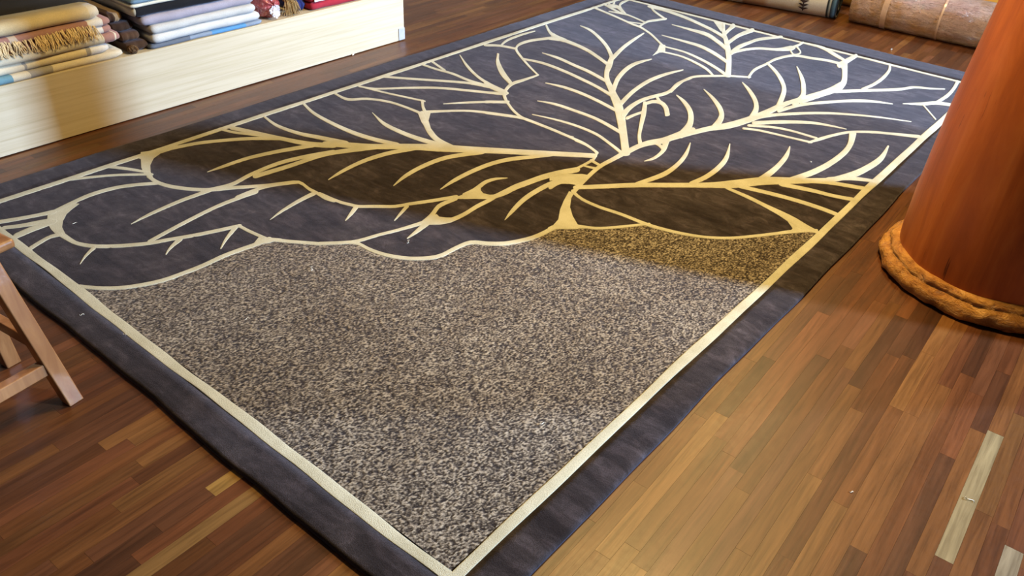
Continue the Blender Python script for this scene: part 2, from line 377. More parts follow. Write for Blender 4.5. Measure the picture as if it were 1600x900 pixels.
# cream leaf pattern: outlines, midribs and side veins, millimetres on the rug (left edge xy, right edge xy)
STROKES = '''o -2044,549,-2022,536 -2099,470,-2075,458 -2128,400,-2102,389 -2136,321,-2109,311 -2122,241,-2095,233 -2102,161,-2074,154
o -1938,99,-1954,114 -1891,102,-1907,116 -1831,109,-1850,123 -1776,133,-1797,146 -1732,170,-1754,181 -1689,222,-1710,233 -1651,277,-1672,288 -1629,328,-1650,338 -1593,402,-1614,413 -1566,469,-1587,480 -1536,554,-1556,565
v -1820,308,-1824,310 -1830,385,-1849,392 -1840,518,-1863,528 -1834,640,-1860,653
v -1661,285,-1682,292 -1684,404,-1706,411 -1704,527,-1726,536 -1711,621,-1734,632 -1703,747,-1726,759
v -1844,640,-1864,651 -1818,722,-1844,734 -1836,821,-1863,834 -1841,954,-1869,971 -1814,1070,-1843,1089 -1771,1178,-1801,1199
v -1717,674,-1741,685 -1719,750,-1741,762 -1707,818,-1727,831 -1657,909,-1675,922
o -2104,535,-2122,555 -2034,532,-2055,551 -1966,549,-1989,566 -1887,594,-1910,610 -1831,645,-1854,661 -1791,709,-1814,724 -1724,799,-1746,814 -1692,855,-1714,870 -1657,907,-1675,924 -1587,898,-1600,916 -1546,898,-1560,916 -1481,893,-1496,912 -1446,902,-1463,921
v -1566,905,-1538,891 -1556,824,-1533,814 -1534,730,-1518,724 -1506,661,-1503,659
v -1373,943,-1347,938 -1342,892,-1323,889 -1311,843,-1306,842
v -1238,1077,-1218,1072 -1208,1012,-1194,1008 -1185,966,-1180,964
o -1528,904,-1541,920 -1475,907,-1488,923 -1418,913,-1432,929 -1372,928,-1387,944 -1347,938,-1363,953 -1300,983,-1317,999 -1249,1033,-1266,1048 -1224,1084,-1242,1099 -1181,1160,-1200,1177 -1138,1247,-1157,1265
m -1139,1238,-1155,1255 -1087,1291,-1107,1312 -1038,1338,-1059,1360 -1020,1398,-1053,1425 -1018,1466,-1052,1493 -1008,1533,-1041,1563 -993,1617,-1026,1649 -968,1691,-1001,1727 -937,1759,-969,1797
v -1129,1286,-1147,1299 -1122,1335,-1146,1351 -1128,1382,-1154,1397 -1137,1427,-1159,1444 -1129,1473,-1144,1488 -1107,1515,-1112,1520
o -1142,1248,-1126,1236 -1154,1206,-1131,1189 -1154,1159,-1130,1148 -1132,1108,-1109,1103 -1120,1077,-1088,1065 -1110,1036,-1082,1023
o -1079,1021,-1101,1043 -1043,1060,-1069,1084 -1025,1101,-1050,1121 -1021,1168,-1043,1182 -1027,1247,-1050,1262 -1026,1319,-1049,1335 -1030,1362,-1053,1377
v -1104,1053,-1071,1039 -1078,965,-1058,956 -1061,909,-1056,907
o -1101,1073,-1074,1052 -1114,1004,-1094,990 -1133,927,-1117,915 -1157,857,-1141,846 -1177,785,-1160,773 -1203,744,-1187,731 -1258,683,-1241,670
o -1173,746,-1188,761 -1149,759,-1161,775 -1100,758,-1111,775 -1044,767,-1057,784 -999,784,-1013,801 -951,813,-966,829 -905,860,-922,876 -885,904,-904,917 -882,973,-901,986 -871,1033,-889,1051 -822,1069,-839,1089 -781,1108,-799,1128 -751,1163,-770,1181 -732,1212,-752,1230 -723,1268,-744,1284 -719,1335,-741,1352
v -894,1248,-897,1249 -909,1315,-929,1323 -932,1411,-958,1425 -941,1501,-968,1520 -938,1598,-965,1623 -915,1661,-939,1688 -886,1709,-910,1738
o -1541,551,-1554,566 -1493,552,-1505,567 -1433,558,-1447,573 -1393,563,-1406,578
o -1572,-4,-1589,6 -1528,24,-1546,34 -1481,68,-1499,78 -1447,120,-1466,129 -1419,185,-1439,193 -1409,254,-1429,262 -1403,321,-1424,329 -1404,410,-1426,420 -1390,518,-1412,529 -1383,566,-1411,580
o -1392,520,-1415,530 -1394,558,-1415,573 -1331,604,-1348,617 -1240,668,-1256,682
v -1775,144,-1753,141 -1742,99,-1729,98 -1703,63,-1700,63
v -1627,372,-1599,366 -1594,317,-1579,315 -1562,282,-1557,282
v -1559,546,-1535,543 -1510,476,-1495,475 -1465,426,-1459,426
v -2289,472,-2312,486 -2213,518,-2233,531 -2134,557,-2150,568
v -2285,318,-2306,328 -2238,403,-2255,411 -2190,471,-2207,480 -2110,557,-2127,567
v -2138,5,-2165,15 -2113,66,-2138,76 -2095,117,-2119,126 -2078,160,-2108,172
v -2088,0,-2112,9 -2062,43,-2087,53 -2042,83,-2073,95 -2021,120,-2057,135
v -2001,4,-2038,13 -2007,49,-2045,59 -2009,92,-2045,104 -2007,127,-2044,139
v -1896,1,-1921,6 -1916,48,-1938,53 -1922,78,-1945,86 -1913,102,-1938,112
m -2262,1026,-2295,1054 -2156,1064,-2185,1090 -2025,1108,-2054,1134 -1892,1156,-1928,1188 -1816,1213,-1855,1248
m -1850,1207,-1886,1239 -1757,1267,-1798,1306 -1688,1325,-1725,1361 -1591,1419,-1631,1459 -1481,1500,-1531,1554 -1377,1587,-1419,1636 -1274,1676,-1309,1720 -1167,1762,-1199,1803 -1062,1850,-1090,1888 -969,1923,-995,1962
v -2295,989,-2314,1005 -2224,1010,-2244,1025 -2156,1048,-2176,1064 -2077,1086,-2101,1106
o -2263,646,-2308,666 -2266,699,-2305,719 -2253,768,-2280,783 -2227,847,-2254,863 -2181,930,-2207,947 -2126,1010,-2152,1029 -2027,1111,-2052,1131
v -1984,722,-1988,724 -1974,790,-1996,801 -1967,898,-1993,912 -1940,1003,-1968,1021 -1912,1077,-1942,1097 -1876,1165,-1910,1189
v -1809,824,-1841,842 -1791,964,-1821,982 -1778,1117,-1809,1137 -1747,1203,-1781,1228 -1679,1331,-1712,1359
v -2276,1205,-2288,1221 -2152,1181,-2172,1203 -2021,1195,-2046,1219 -1920,1229,-1949,1257 -1801,1269,-1831,1300
v -2274,1424,-2287,1444 -2157,1385,-2174,1409 -2016,1367,-2038,1394 -1869,1363,-1894,1393 -1750,1380,-1776,1410 -1637,1411,-1665,1443
v -1983,1589,-1986,1594 -1844,1528,-1862,1556 -1720,1515,-1743,1547 -1618,1519,-1644,1553 -1485,1540,-1513,1578
o -2278,1616,-2293,1634 -2174,1607,-2197,1630 -2119,1680,-2138,1699 -2022,1727,-2040,1746 -1919,1738,-1935,1758 -1812,1735,-1829,1758
o -2270,1767,-2285,1783 -2126,1797,-2141,1813 -2011,1829,-2025,1845 -1912,1857,-1925,1873
o -1936,1861,-1928,1873 -1875,1803,-1872,1819 -1809,1752,-1811,1777
o -1833,1748,-1832,1771 -1722,1660,-1724,1692 -1625,1596,-1638,1637 -1535,1562,-1558,1603 -1443,1560,-1464,1594
o -1806,1768,-1828,1790 -1714,1888,-1730,1905 -1635,1949,-1652,1969 -1494,2014,-1512,2039
v -1599,1009,-1604,1011 -1608,1085,-1630,1097 -1617,1183,-1643,1198 -1611,1270,-1640,1291 -1590,1358,-1619,1382 -1549,1456,-1575,1478
v -1381,1152,-1387,1155 -1400,1238,-1423,1250 -1411,1345,-1438,1363 -1404,1449,-1432,1472 -1378,1524,-1405,1550 -1328,1616,-1354,1643
v -1230,1258,-1235,1261 -1235,1347,-1258,1362 -1237,1463,-1263,1482 -1226,1570,-1252,1593 -1196,1657,-1221,1683 -1147,1738,-1169,1763 -1098,1823,-1117,1846
o -1604,1959,-1622,1981 -1530,1996,-1548,2019 -1455,2029,-1472,2054 -1397,2032,-1412,2057 -1255,2026,-1267,2050 -1152,2016,-1163,2039 -1070,2005,-1079,2027 -982,1970,-989,1991
o -1122,2007,-1131,2027 -1066,2002,-1075,2023 -1011,1982,-1017,2002 -983,1961,-975,1967 -965,1908,-951,1903
v -1261,2030,-1265,2039 -1204,2021,-1211,2033 -1158,2040,-1161,2045
v -2278,1947,-2297,1967 -2146,2037,-2166,2058 -2013,2132,-2033,2155 -1920,2190,-1940,2215 -1817,2220,-1837,2246
v -2267,1765,-2283,1781 -2189,1800,-2206,1816 -2096,1914,-2115,1931 -1987,2027,-2006,2048 -1851,2114,-1870,2137 -1697,2203,-1717,2228
v -2272,2216,-2290,2239 -2172,2218,-2189,2240 -2076,2229,-2094,2254 -1945,2217,-1964,2243 -1823,2225,-1843,2254 -1703,2223,-1723,2254
v -2281,2288,-2294,2311 -2138,2236,-2152,2260
v -2255,2482,-2258,2491 -2103,2370,-2113,2397 -1955,2290,-1969,2318 -1830,2248,-1848,2279 -1717,2231,-1735,2261
v -2135,2660,-2132,2666 -2040,2546,-2039,2569 -1909,2436,-1914,2464 -1780,2342,-1788,2374
v -1826,1905,-1832,1910 -1748,2001,-1765,2019 -1627,2144,-1643,2163
o -1769,2562,-1754,2546 -1778,2468,-1755,2445 -1788,2365,-1758,2341 -1749,2263,-1725,2255 -1701,2193,-1693,2210 -1627,2132,-1631,2154 -1535,2071,-1543,2094 -1452,2035,-1464,2059 -1393,2032,-1406,2056
v -1851,2233,-1882,2290 -1775,2216,-1798,2254 -1708,2218,-1730,2252
v -1776,2158,-1794,2179 -1736,2188,-1755,2212 -1699,2209,-1719,2235
v -1692,2061,-1715,2088 -1659,2098,-1680,2123 -1621,2130,-1640,2154
v -2130,2659,-2121,2663 -2040,2539,-2034,2560 -1905,2416,-1913,2452 -1771,2334,-1781,2366
o -1765,2563,-1758,2545 -1884,2639,-1876,2616 -2018,2733,-2009,2706 -2102,2800,-2107,2785 -2134,2858,-2162,2881 -2136,2952,-2166,2983 -2106,3041,-2135,3075 -2069,3106,-2100,3148 -2002,3105,-2036,3160
v -2255,2708,-2282,2740 -2198,2761,-2221,2789 -2107,2786,-2128,2815
v -2197,2772,-2216,2785 -2232,2868,-2258,2889 -2243,3005,-2269,3031 -2239,3132,-2252,3146
v -2270,3276,-2274,3300 -2169,3178,-2182,3215 -2078,3117,-2111,3181 -2001,3100,-2037,3165
v -2016,3106,-2047,3160 -1900,3090,-1926,3138 -1792,3055,-1813,3101 -1685,3002,-1703,3045 -1590,2949,-1606,2991
m -1681,3117,-1653,3116 -1610,2972,-1570,2970 -1543,2852,-1518,2863 -1466,2742,-1458,2780 -1379,2647,-1377,2696 -1316,2571,-1314,2631 -1242,2488,-1233,2550 -1152,2376,-1134,2426 -1055,2252,-1036,2291 -976,2147,-957,2182 -897,2038,-877,2073
v -2115,3432,-2123,3447 -2015,3391,-2033,3431 -1874,3291,-1889,3335 -1760,3190,-1766,3230 -1652,3070,-1653,3110
v -1775,3619,-1760,3603 -1754,3461,-1724,3432 -1719,3293,-1684,3263 -1661,3096,-1622,3066
v -1959,2849,-1967,2861 -1843,2835,-1862,2869 -1702,2801,-1722,2838 -1595,2777,-1615,2817 -1451,2726,-1468,2765
v -1969,2685,-1985,2708 -1849,2705,-1869,2737 -1699,2689,-1718,2723 -1553,2656,-1571,2691 -1434,2623,-1449,2657 -1291,2565,-1307,2605
v -1656,2486,-1662,2497 -1555,2496,-1572,2525 -1445,2490,-1462,2523 -1326,2467,-1341,2500 -1195,2429,-1209,2463
v -1533,2261,-1539,2270 -1447,2281,-1462,2306 -1325,2282,-1340,2310 -1190,2271,-1204,2302 -1030,2222,-1043,2256
v -1446,2109,-1451,2116 -1334,2132,-1344,2149 -1224,2142,-1235,2164 -1101,2129,-1112,2154 -1000,2088,-1008,2113 -907,2041,-916,2070
v -1484,3233,-1474,3220 -1515,3126,-1485,3090 -1505,2999,-1467,2966 -1454,2832,-1420,2817 -1376,2673,-1348,2669
v -1267,3209,-1258,3196 -1305,3089,-1281,3056 -1317,2929,-1287,2896 -1293,2738,-1262,2712 -1248,2554,-1214,2530
o -1119,2406,-1162,2432 -1153,2512,-1187,2539 -1167,2621,-1195,2651 -1159,2702,-1184,2734 -1135,2795,-1160,2827 -1135,2867,-1160,2891 -1164,2983,-1184,3005 -1158,3116,-1179,3142
o -1129,2858,-1154,2879 -1151,2962,-1171,2981 -1166,3074,-1183,3096 -1150,3153,-1167,3180 -1089,3230,-1104,3257 -1024,3301,-1037,3326 -944,3362,-954,3385
v -1095,2391,-1118,2416 -1094,2456,-1112,2477 -1084,2517,-1102,2539
v -1164,2639,-1147,2647 -1098,2516,-1075,2524 -1016,2364,-998,2370 -955,2255,-943,2267 -894,2167,-884,2190
v -1131,2600,-1152,2625 -1123,2657,-1146,2691 -1089,2673,-1108,2719 -1045,2635,-1046,2676 -993,2561,-983,2591
v -1143,2726,-1146,2753 -1090,2671,-1093,2703
m -880,2043,-913,2074 -880,2137,-911,2171 -865,2209,-897,2252 -831,2271,-868,2321 -816,2354,-854,2400 -808,2431,-844,2477 -797,2480,-830,2527
m -828,2295,-854,2329 -797,2409,-825,2448 -751,2549,-781,2595 -696,2649,-735,2711 -659,2790,-699,2850 -638,2935,-677,2992 -628,3070,-663,3123 -613,3194,-638,3237 -582,3336,-605,3378 -546,3476,-572,3522 -531,3634,-561,3683
v -851,2300,-820,2308 -809,2226,-785,2221 -792,2169,-773,2154 -788,2109,-773,2093 -795,2059,-791,2054
v -890,2205,-897,2215 -863,2234,-872,2251 -834,2233,-843,2261 -793,2204,-802,2243
m -1024,3306,-1050,3285 -1153,3567,-1176,3542 -1247,3740,-1264,3701 -1335,3884,-1344,3841 -1427,4023,-1438,3995 -1523,4201,-1535,4187
v -2040,4125,-2067,4177 -1921,4124,-1950,4182 -1742,4079,-1767,4136 -1566,4005,-1587,4059 -1469,3956,-1488,4011 -1370,3889,-1388,3945
v -1735,3898,-1741,3911 -1590,3877,-1611,3923 -1473,3853,-1501,3924 -1370,3786,-1389,3851 -1262,3697,-1278,3758
v -1664,3656,-1671,3668 -1515,3641,-1532,3678 -1392,3624,-1414,3677 -1276,3570,-1295,3626 -1153,3490,-1169,3543
v -1531,3471,-1541,3492 -1405,3468,-1417,3497 -1267,3417,-1281,3455 -1150,3356,-1163,3397 -1047,3287,-1060,3331
v -1489,3381,-1500,3403 -1380,3386,-1393,3414 -1273,3349,-1286,3384 -1171,3297,-1181,3332 -1098,3234,-1103,3260
v -1484,4221,-1433,4164 -1458,4123,-1423,4086 -1434,4018,-1400,3984
v -1351,4222,-1307,4153 -1356,4053,-1320,4003 -1333,3871,-1299,3829
v -1154,4222,-1131,4177 -1225,4077,-1199,4028 -1240,3963,-1211,3918 -1250,3840,-1213,3791 -1232,3701,-1191,3655
v -1197,3676,-1226,3724 -1169,3782,-1191,3822 -1124,3866,-1142,3906 -1040,3921,-1061,3967 -981,3984,-1024,4075
v -995,3993,-1019,4037 -983,4090,-1005,4128 -984,4181,-1003,4211
v -1002,4008,-1004,4030 -933,3914,-943,3948 -916,3987,-929,3999 -965,4073,-964,4049 -994,4106,-990,4078
o -940,3356,-958,3370 -971,3491,-992,3516 -969,3636,-988,3664 -966,3763,-986,3796 -923,3896,-940,3935 -833,3928,-848,3968 -744,3959,-758,4002 -652,3956,-667,4005
v -999,4182,-1008,4206 -930,4185,-941,4218 -845,4154,-861,4213 -758,4088,-772,4151 -681,4039,-692,4087
v -680,4222,-650,4170 -688,4106,-649,4041 -694,3990,-650,3918
v -682,4009,-657,4041 -607,3826,-584,3847 -561,3689,-526,3676 -540,3556,-503,3523
v -531,3594,-506,3546 -570,3391,-550,3355 -602,3251,-580,3213
v -466,4178,-455,4183 -440,4085,-421,4072 -425,3940,-402,3908 -424,3797,-404,3761 -440,3677,-423,3645
v -112,4009,-107,3991 -168,3967,-161,3942 -243,3923,-232,3887 -286,3842,-272,3802 -354,3750,-340,3710 -446,3645,-430,3601 -527,3541,-510,3498
v -243,3565,-240,3554 -329,3538,-318,3505 -404,3477,-390,3441 -495,3357,-480,3322 -584,3213,-566,3177 -633,3054,-611,3017
v -94,3389,-91,3379 -245,3326,-239,3306 -397,3232,-387,3205 -502,3137,-489,3107 -626,2980,-609,2945 -676,2876,-655,2839
v -293,3058,-290,3048 -370,3047,-363,3024 -452,3019,-439,2987 -556,2931,-538,2892 -649,2822,-628,2780
v -355,2854,-349,2832 -472,2850,-464,2828 -555,2828,-546,2804 -650,2766,-637,2738
v -355,2788,-348,2766 -454,2768,-447,2747 -556,2749,-548,2728 -606,2735,-597,2714 -651,2710,-641,2689
o -352,2762,-362,2779 -327,2831,-343,2860 -301,2919,-314,2946 -259,3016,-270,3041 -189,3089,-199,3117 -119,3137,-127,3165 -1,3197,-12,3239
v -978,3650,-984,3683 -884,3548,-888,3591 -792,3422,-788,3461 -729,3299,-706,3306 -656,3059,-626,3053
v -836,3735,-836,3747 -748,3576,-742,3609 -686,3449,-669,3472 -636,3320,-603,3303 -626,3199,-589,3159
v -936,3261,-937,3273 -856,3166,-858,3204 -772,3055,-766,3090 -727,2965,-701,2970 -692,2833,-653,2819
v -1032,3016,-1034,3026 -930,2916,-935,2954 -844,2816,-839,2854 -801,2739,-772,2739 -771,2612,-730,2591
v -1090,2836,-1093,2848 -1011,2765,-1016,2804 -930,2670,-920,2703 -872,2556,-836,2548 -842,2419,-799,2392
v -199,3602,-201,3610 -122,3655,-136,3699 -69,3724,-83,3775 -9,3754,-20,3800
v -69,3740,-86,3771 -56,3894,-76,3926 -63,4048,-83,4069 -79,4187,-101,4206
v -119,3660,-119,3678 -11,3502,-11,3519
m -850,1635,-870,1662 -776,1718,-797,1749 -689,1817,-712,1851 -576,1928,-597,1964 -470,2029,-494,2071 -390,2105,-426,2171 -323,2207,-357,2276 -263,2277,-291,2340 -196,2354,-217,2402 -118,2443,-135,2485
v -134,2445,-149,2481 -72,2518,-85,2556 4,2568,-4,2597
v -749,2368,-743,2367 -710,2249,-689,2241 -685,2133,-661,2114 -681,2014,-655,1986 -711,1859,-691,1837
v -614,2489,-610,2490 -565,2345,-542,2338 -544,2229,-517,2207 -540,2118,-515,2091 -553,2024,-532,2000
v -404,2662,-399,2662 -381,2557,-358,2546 -365,2432,-338,2409 -363,2324,-332,2290 -367,2236,-340,2205
v -266,3028,-233,3034 -225,2903,-197,2894 -209,2790,-180,2760 -212,2631,-184,2593 -234,2485,-207,2443 -272,2348,-251,2314
v -77,3004,-68,2999 -64,2853,-37,2824 -76,2707,-47,2662 -99,2599,-71,2547 -144,2470,-125,2434
v -272,2292,-287,2327 -182,2372,-195,2405 -111,2421,-122,2454 6,2469,-4,2503
v -257,2256,-270,2292 -151,2293,-161,2326 -68,2312,-77,2341 7,2337,-3,2369
v -379,2116,-391,2147 -241,2151,-251,2182 -128,2168,-137,2199 -42,2171,-50,2202 9,2167,3,2197
o -412,2069,-418,2091 -311,2054,-318,2081 -234,2036,-241,2065 -167,2015,-175,2055 -98,1986,-108,2042 -40,1970,-50,2020 0,1982,-6,2007
o -847,1599,-854,1624 -780,1574,-788,1594 -693,1569,-702,1589 -604,1580,-612,1600 -495,1581,-505,1603 -427,1594,-436,1614 -358,1617,-367,1635 -284,1655,-292,1671 -214,1713,-223,1729 -158,1784,-167,1802 -103,1862,-113,1881 -61,1921,-72,1946 -2,1994,-10,2012
o -685,1388,-694,1403 -615,1424,-625,1440 -570,1474,-581,1488 -530,1530,-540,1545 -486,1595,-495,1608
o -723,1300,-746,1321 -718,1327,-739,1352 -686,1358,-701,1379 -663,1380,-678,1401
m -919,2109,-884,2077 -913,1992,-888,1970 -912,1882,-888,1864 -887,1743,-864,1731 -856,1614,-831,1601
m -987,1649,-1008,1672 -958,1730,-973,1746 -950,1821,-965,1834 -949,1903,-967,1919
v -955,1886,-964,1908 -903,1874,-912,1895
v -949,1826,-956,1839 -892,1837,-903,1857
v -922,1568,-950,1591 -921,1633,-946,1661 -877,1665,-899,1696
o -2289,3824,-2309,3861 -2179,3790,-2198,3826 -2086,3763,-2104,3798 -1991,3729,-2008,3764 -1897,3696,-1914,3731 -1846,3687,-1861,3722 -1737,3623,-1748,3655 -1651,3554,-1659,3584 -1565,3481,-1572,3510
v -2279,3936,-2297,3972 -2194,3894,-2213,3933 -2096,3853,-2114,3888 -2047,3854,-2063,3885 -1976,3835,-1989,3863 -1885,3801,-1899,3831
v -2170,3836,-2181,3854 -2114,3845,-2133,3876 -2064,3852,-2079,3878
o -2256,4184,-2233,4157 -2255,4106,-2222,4072 -2218,4017,-2203,4022 -2154,3938,-2162,3972 -2073,3866,-2081,3896
o -2061,4159,-2065,4190 -1991,4077,-2001,4113 -1920,4023,-1934,4060 -1835,3965,-1848,4002
o -1848,3997,-1825,3960 -1874,3929,-1851,3893 -1894,3874,-1870,3841 -1890,3804,-1867,3777 -1873,3726,-1851,3703
v -1961,3738,-1968,3751 -1919,3747,-1929,3764 -1875,3766,-1885,3783
v -2212,3928,-2260,4009 -2184,3943,-2215,4008 -2112,3886,-2128,3931
v -2288,3987,-2303,4021 -2225,3946,-2261,3997 -2263,4042,-2287,4060'''
NAMES = {'o': 'leaf_outline', 'm': 'leaf_midrib', 'v': 'leaf_vein'}
for k, ln in enumerate(STROKES.strip().splitlines()):
    kd, *pts = ln.split()
    pr = [tuple(float(c) / 1000 for c in q.split(',')) for q in pts]
    flat_caps(fix_normals(MO(NAMES[kd], *strip(pr, 0.0007, 0.000003 * k), M_CREAM, rug, smooth=True)))
for k, ln in enumerate('''-2084,143 -2102,170 -2104,211 -2101,251 -2085,258 -2068,224 -2045,191 -2007,159 -1969,137 -1918,123 -1868,123 -1812,126 -1838,117 -1876,106 -1912,101 -1941,100 -1978,104 -2013,112 -2040,119
-2268,605 -2326,638 -2304,690 -2260,740 -2261,687 -2240,644 -2194,602 -2139,571 -2079,548 -2023,542 -2081,535 -2143,546 -2198,566
-1145,1249 -1136,1317 -1143,1377 -1130,1381 -1114,1363 -1091,1351 -1065,1359 -1045,1384 -1037,1346 -1070,1308 -1112,1263
-1117,1084 -1104,1105 -1085,1098 -1062,1112 -1045,1128 -1048,1063 -1071,1029 -1096,1026
-860,1601 -827,1521 -795,1455 -755,1391 -738,1325 -714,1331 -694,1368 -660,1388 -637,1411 -681,1411 -732,1450 -780,1499 -819,1560 -838,1606
-177,2049 -90,2017 -7,1999 -18,1979 -74,1916 -78,1954 -115,1992
-1005,1664 -969,1707 -912,1764 -888,1774 -865,1661 -896,1668 -942,1658 -971,1620
-2142,3195 -2045,3151 -1981,3141 -2035,3095 -2088,3074
-1610,4197 -1528,4196 -1407,3986 -1465,4025
-1839,1742 -1832,1787 -1794,1781 -1739,1711 -1669,1655 -1584,1608 -1490,1583 -1541,1563 -1643,1615 -1750,1676
-1587,3501 -1555,3510 -1488,3396 -1508,3362 -1506,3286 -1535,3386
-693,3990 -686,4091 -653,4033 -621,3941 -630,3887
-1407,515 -1434,561 -1369,606 -1376,558
-2296,602 -2283,707 -2261,657 -2220,614 -2152,573 -2188,565 -2257,605'''.strip().splitlines()):
    p = [tuple(float(c) / 1000 for c in q.split(',')) for q in ln.split()]
    n = len(p); V = [(x, y, TH - 0.003) for x, y in p] + [(x, y, TH + 0.0006 + 0.000005 * k) for x, y in p]
    F = [tuple(range(n, 2 * n))] + [(i, (i + 1) % n, n + (i + 1) % n, n + i) for i in range(n)]
    fix_normals(MO('leaf_web', V, F, M_CREAM, rug))
# ---------------------------------------------------------------- wooden pillar on the right
def lathe(prof, cx, cy, n, jitter=None):
    V, F = [], []
    for z, r in prof:
        for i in range(n):
            a = 2 * math.pi * i / n; d, dz = jitter(a, z) if jitter else (0, 0)
            V.append((cx + (r + d) * math.cos(a), cy + (r + d) * math.sin(a), z + dz))
    m = len(prof)
    for k in range(m - 1):
        for i in range(n): j = (i + 1) % n; F.append((k * n + i, k * n + j, (k + 1) * n + j, (k + 1) * n + i))
    F.append(tuple(reversed(range(n)))); F.append(tuple((m - 1) * n + i for i in range(n)))
    return V, F
def pillar_wood():
    t = NT('pillar_lacquer'); g = t.coord((14, 14, 1.3)); n1 = t.noise(g, 1.0, 6, 0.62, 0.7); n2 = t.noise(t.coord((2.2, 2.2, 1.4)), 1.6, 4, 0.6); n3 = t.noise(t.coord((90, 90, 4)), 1, 3)
    c = t.ramp(n1, [(0.28, (0.34, 0.074, 0.013)), (0.5, (0.50, 0.122, 0.021)), (0.75, (0.62, 0.185, 0.040))])
    c = t.mix(0.55, c, t.ramp(n2, [(0.3, (0.62, 0.56, 0.52)), (0.7, (1.2, 1.2, 1.2))]), 'MULTIPLY')
    c = t.mix(1.0, c, t.ramp(n3, [(0.24, (0.35, 0.3, 0.3)), (0.31, (1, 1, 1))]), 'MULTIPLY')
    t.set(c, 0.42, Specular_IOR_Level=0.4); t.bump(n1, 0.25, 0.006); return t.m
def collar_mat():
    t = NT('collar_resin'); n1 = t.noise(t.coord((22, 22, 40)), 1.0, 6, 0.72, 0.8); n2 = t.noise(t.coord(), 6, 3)
    c = t.ramp(n1, [(0.30, (0.10, 0.032, 0.008)), (0.42, (0.42, 0.17, 0.035)), (0.60, (0.60, 0.29, 0.065)), (0.78, (0.80, 0.48, 0.18))])
    c = t.mix(0.5, c, t.ramp(n2, [(0.3, (0.8, 0.62, 0.5)), (0.7, (1.15, 1.15, 1.1))]), 'MULTIPLY')
    t.set(c, 0.36); t.bump(n1, 0.8, 0.02); return t.m
M_PIL, M_COL = pillar_wood(), collar_mat()
def pillar(x, y, label):
    p = empty('wooden_pillar', (x, y, 0), label, 'pillar', None)
    sh = [(0.002, .300), (0.06, .306), (0.13, .309), (0.27, .308), (0.41, .3025), (0.55, .296), (0.67, .2875), (0.79, .278), (0.91, .268), (1.15, .254), (1.5, .243), (2.0, .235), (2.6, .231), (3.2, .23)]
    MO('shaft', *lathe(sh, x, y, 72, lambda a, z: (0.0022 * math.sin(3 * a + z * 1.3) + 0.0012 * math.sin(11 * a), 0)), M_PIL, p, smooth=True)
    def jt(a, z):
        v = Vector((9 * math.cos(a), 9 * math.sin(a), z * 42)); k = mnoise.fractal(v, 0.9, 2.1, 5); k2 = mnoise.fractal(v * 0.35 + Vector((5, 1, 2)), 1.0, 2.0, 2)
        return (0.0065 * k + 0.006 * k2, 0.004 * mnoise.noise(v * 0.6))
    ring = [(0.003, .300), (0.004, .338), (0.010, .348), (0.022, .353), (0.036, .353), (0.047, .350), (0.054, .344), (0.059, .338), (0.063, .334), (0.066, .329), (0.071, .331), (0.078, .328), (0.084, .322), (0.089, .314), (0.090, .300)]
    MO('collar', *lathe(ring, x, y, 260, jt), M_COL, p, smooth=True)
    return p
pillar(0.558, 2.141, 'thick round reddish-brown wooden pillar with a lumpy collar at its foot')

# ---------------------------------------------------------------- pale display bench along the left
def board_mat():
    t = NT('ash_board'); g = t.coord((9, 0.55, 22)); n1 = t.noise(g, 2.4, 5, 0.6, 0.25); n2 = t.noise(t.coord((60, 2.2, 110)), 1.0, 4, 0.6); n3 = t.noise(t.coord((2, 1.2, 3)), 1.0, 2)
    c = t.ramp(n1, [(0.28, (0.51, 0.42, 0.275)), (0.44, (0.565, 0.475, 0.325)), (0.52, (0.59, 0.50, 0.355)), (0.75, (0.63, 0.545, 0.40))])
    c = t.mix(0.3, c, t.ramp(n2, [(0.33, (0.78, 0.74, 0.68)), (0.5, (1.02, 1.02, 1.02))]), 'MULTIPLY')
    c = t.mix(0.3, c, t.ramp(n3, [(0.3, (0.85, 0.8, 0.74)), (0.7, (1.05, 1.05, 1.05))]), 'MULTIPLY')
    t.set(c, 0.5, Specular_IOR_Level=0.35); t.bump(n2, 0.12, 0.002); return t.m
M_BOARD = board_mat()
BX, BH = -2.690, 0.278
bench = empty('display_bench', (-3.1, 0.6, 0), 'long low pale wooden display bench with folded textiles on top', 'bench')
def bevel_box(name, b, mat, parent, bev=0.003, seg=2, smooth=False):
    o = MO(name, *boxgeo(*b), mat, parent)
    bm = bmesh.new(); bm.from_mesh(o.data)
    bmesh.ops.bevel(bm, geom=bm.edges[:], offset=bev, segments=seg, affect='EDGES', profile=0.5); bm.to_mesh(o.data); bm.free(); return o
bevel_box('front_board', (BX - 0.022, BX, -1.6, 2.486, 0.004, BH), M_BOARD, bench, 0.0015, 1)
bevel_box('bench_top', (-3.55, BX - 0.0225, -1.6, 2.486, BH - 0.024, BH - 0.002), M_BOARD, bench)
bevel_box('end_board', (-3.55, BX - 0.0225, 2.464, 2.486, 0.001, BH - 0.0245), M_BOARD, bench)
bevel_box('plinth', (-3.50, BX - 0.03, -1.55, 2.46, 0.001, BH - 0.0245), simple('bench_inside', (0.10, 0.06, 0.035)), bench)
clip = bevel_box('corner_clip', (BX + .0003, BX + 0.004, 2.440, 2.4885, 0.006, 0.074), simple('grey_plastic', (0.42, 0.42, 0.44), 0.4, var=.08), bench)
tag(clip, 'small grey plastic corner clip')
ck = bevel_box('chip', (BX + .0003, BX + .006, 2.085, 2.100, 0.0, 0.010), simple('pale_wood_chip', (0.75, 0.68, 0.55), .7), bench)

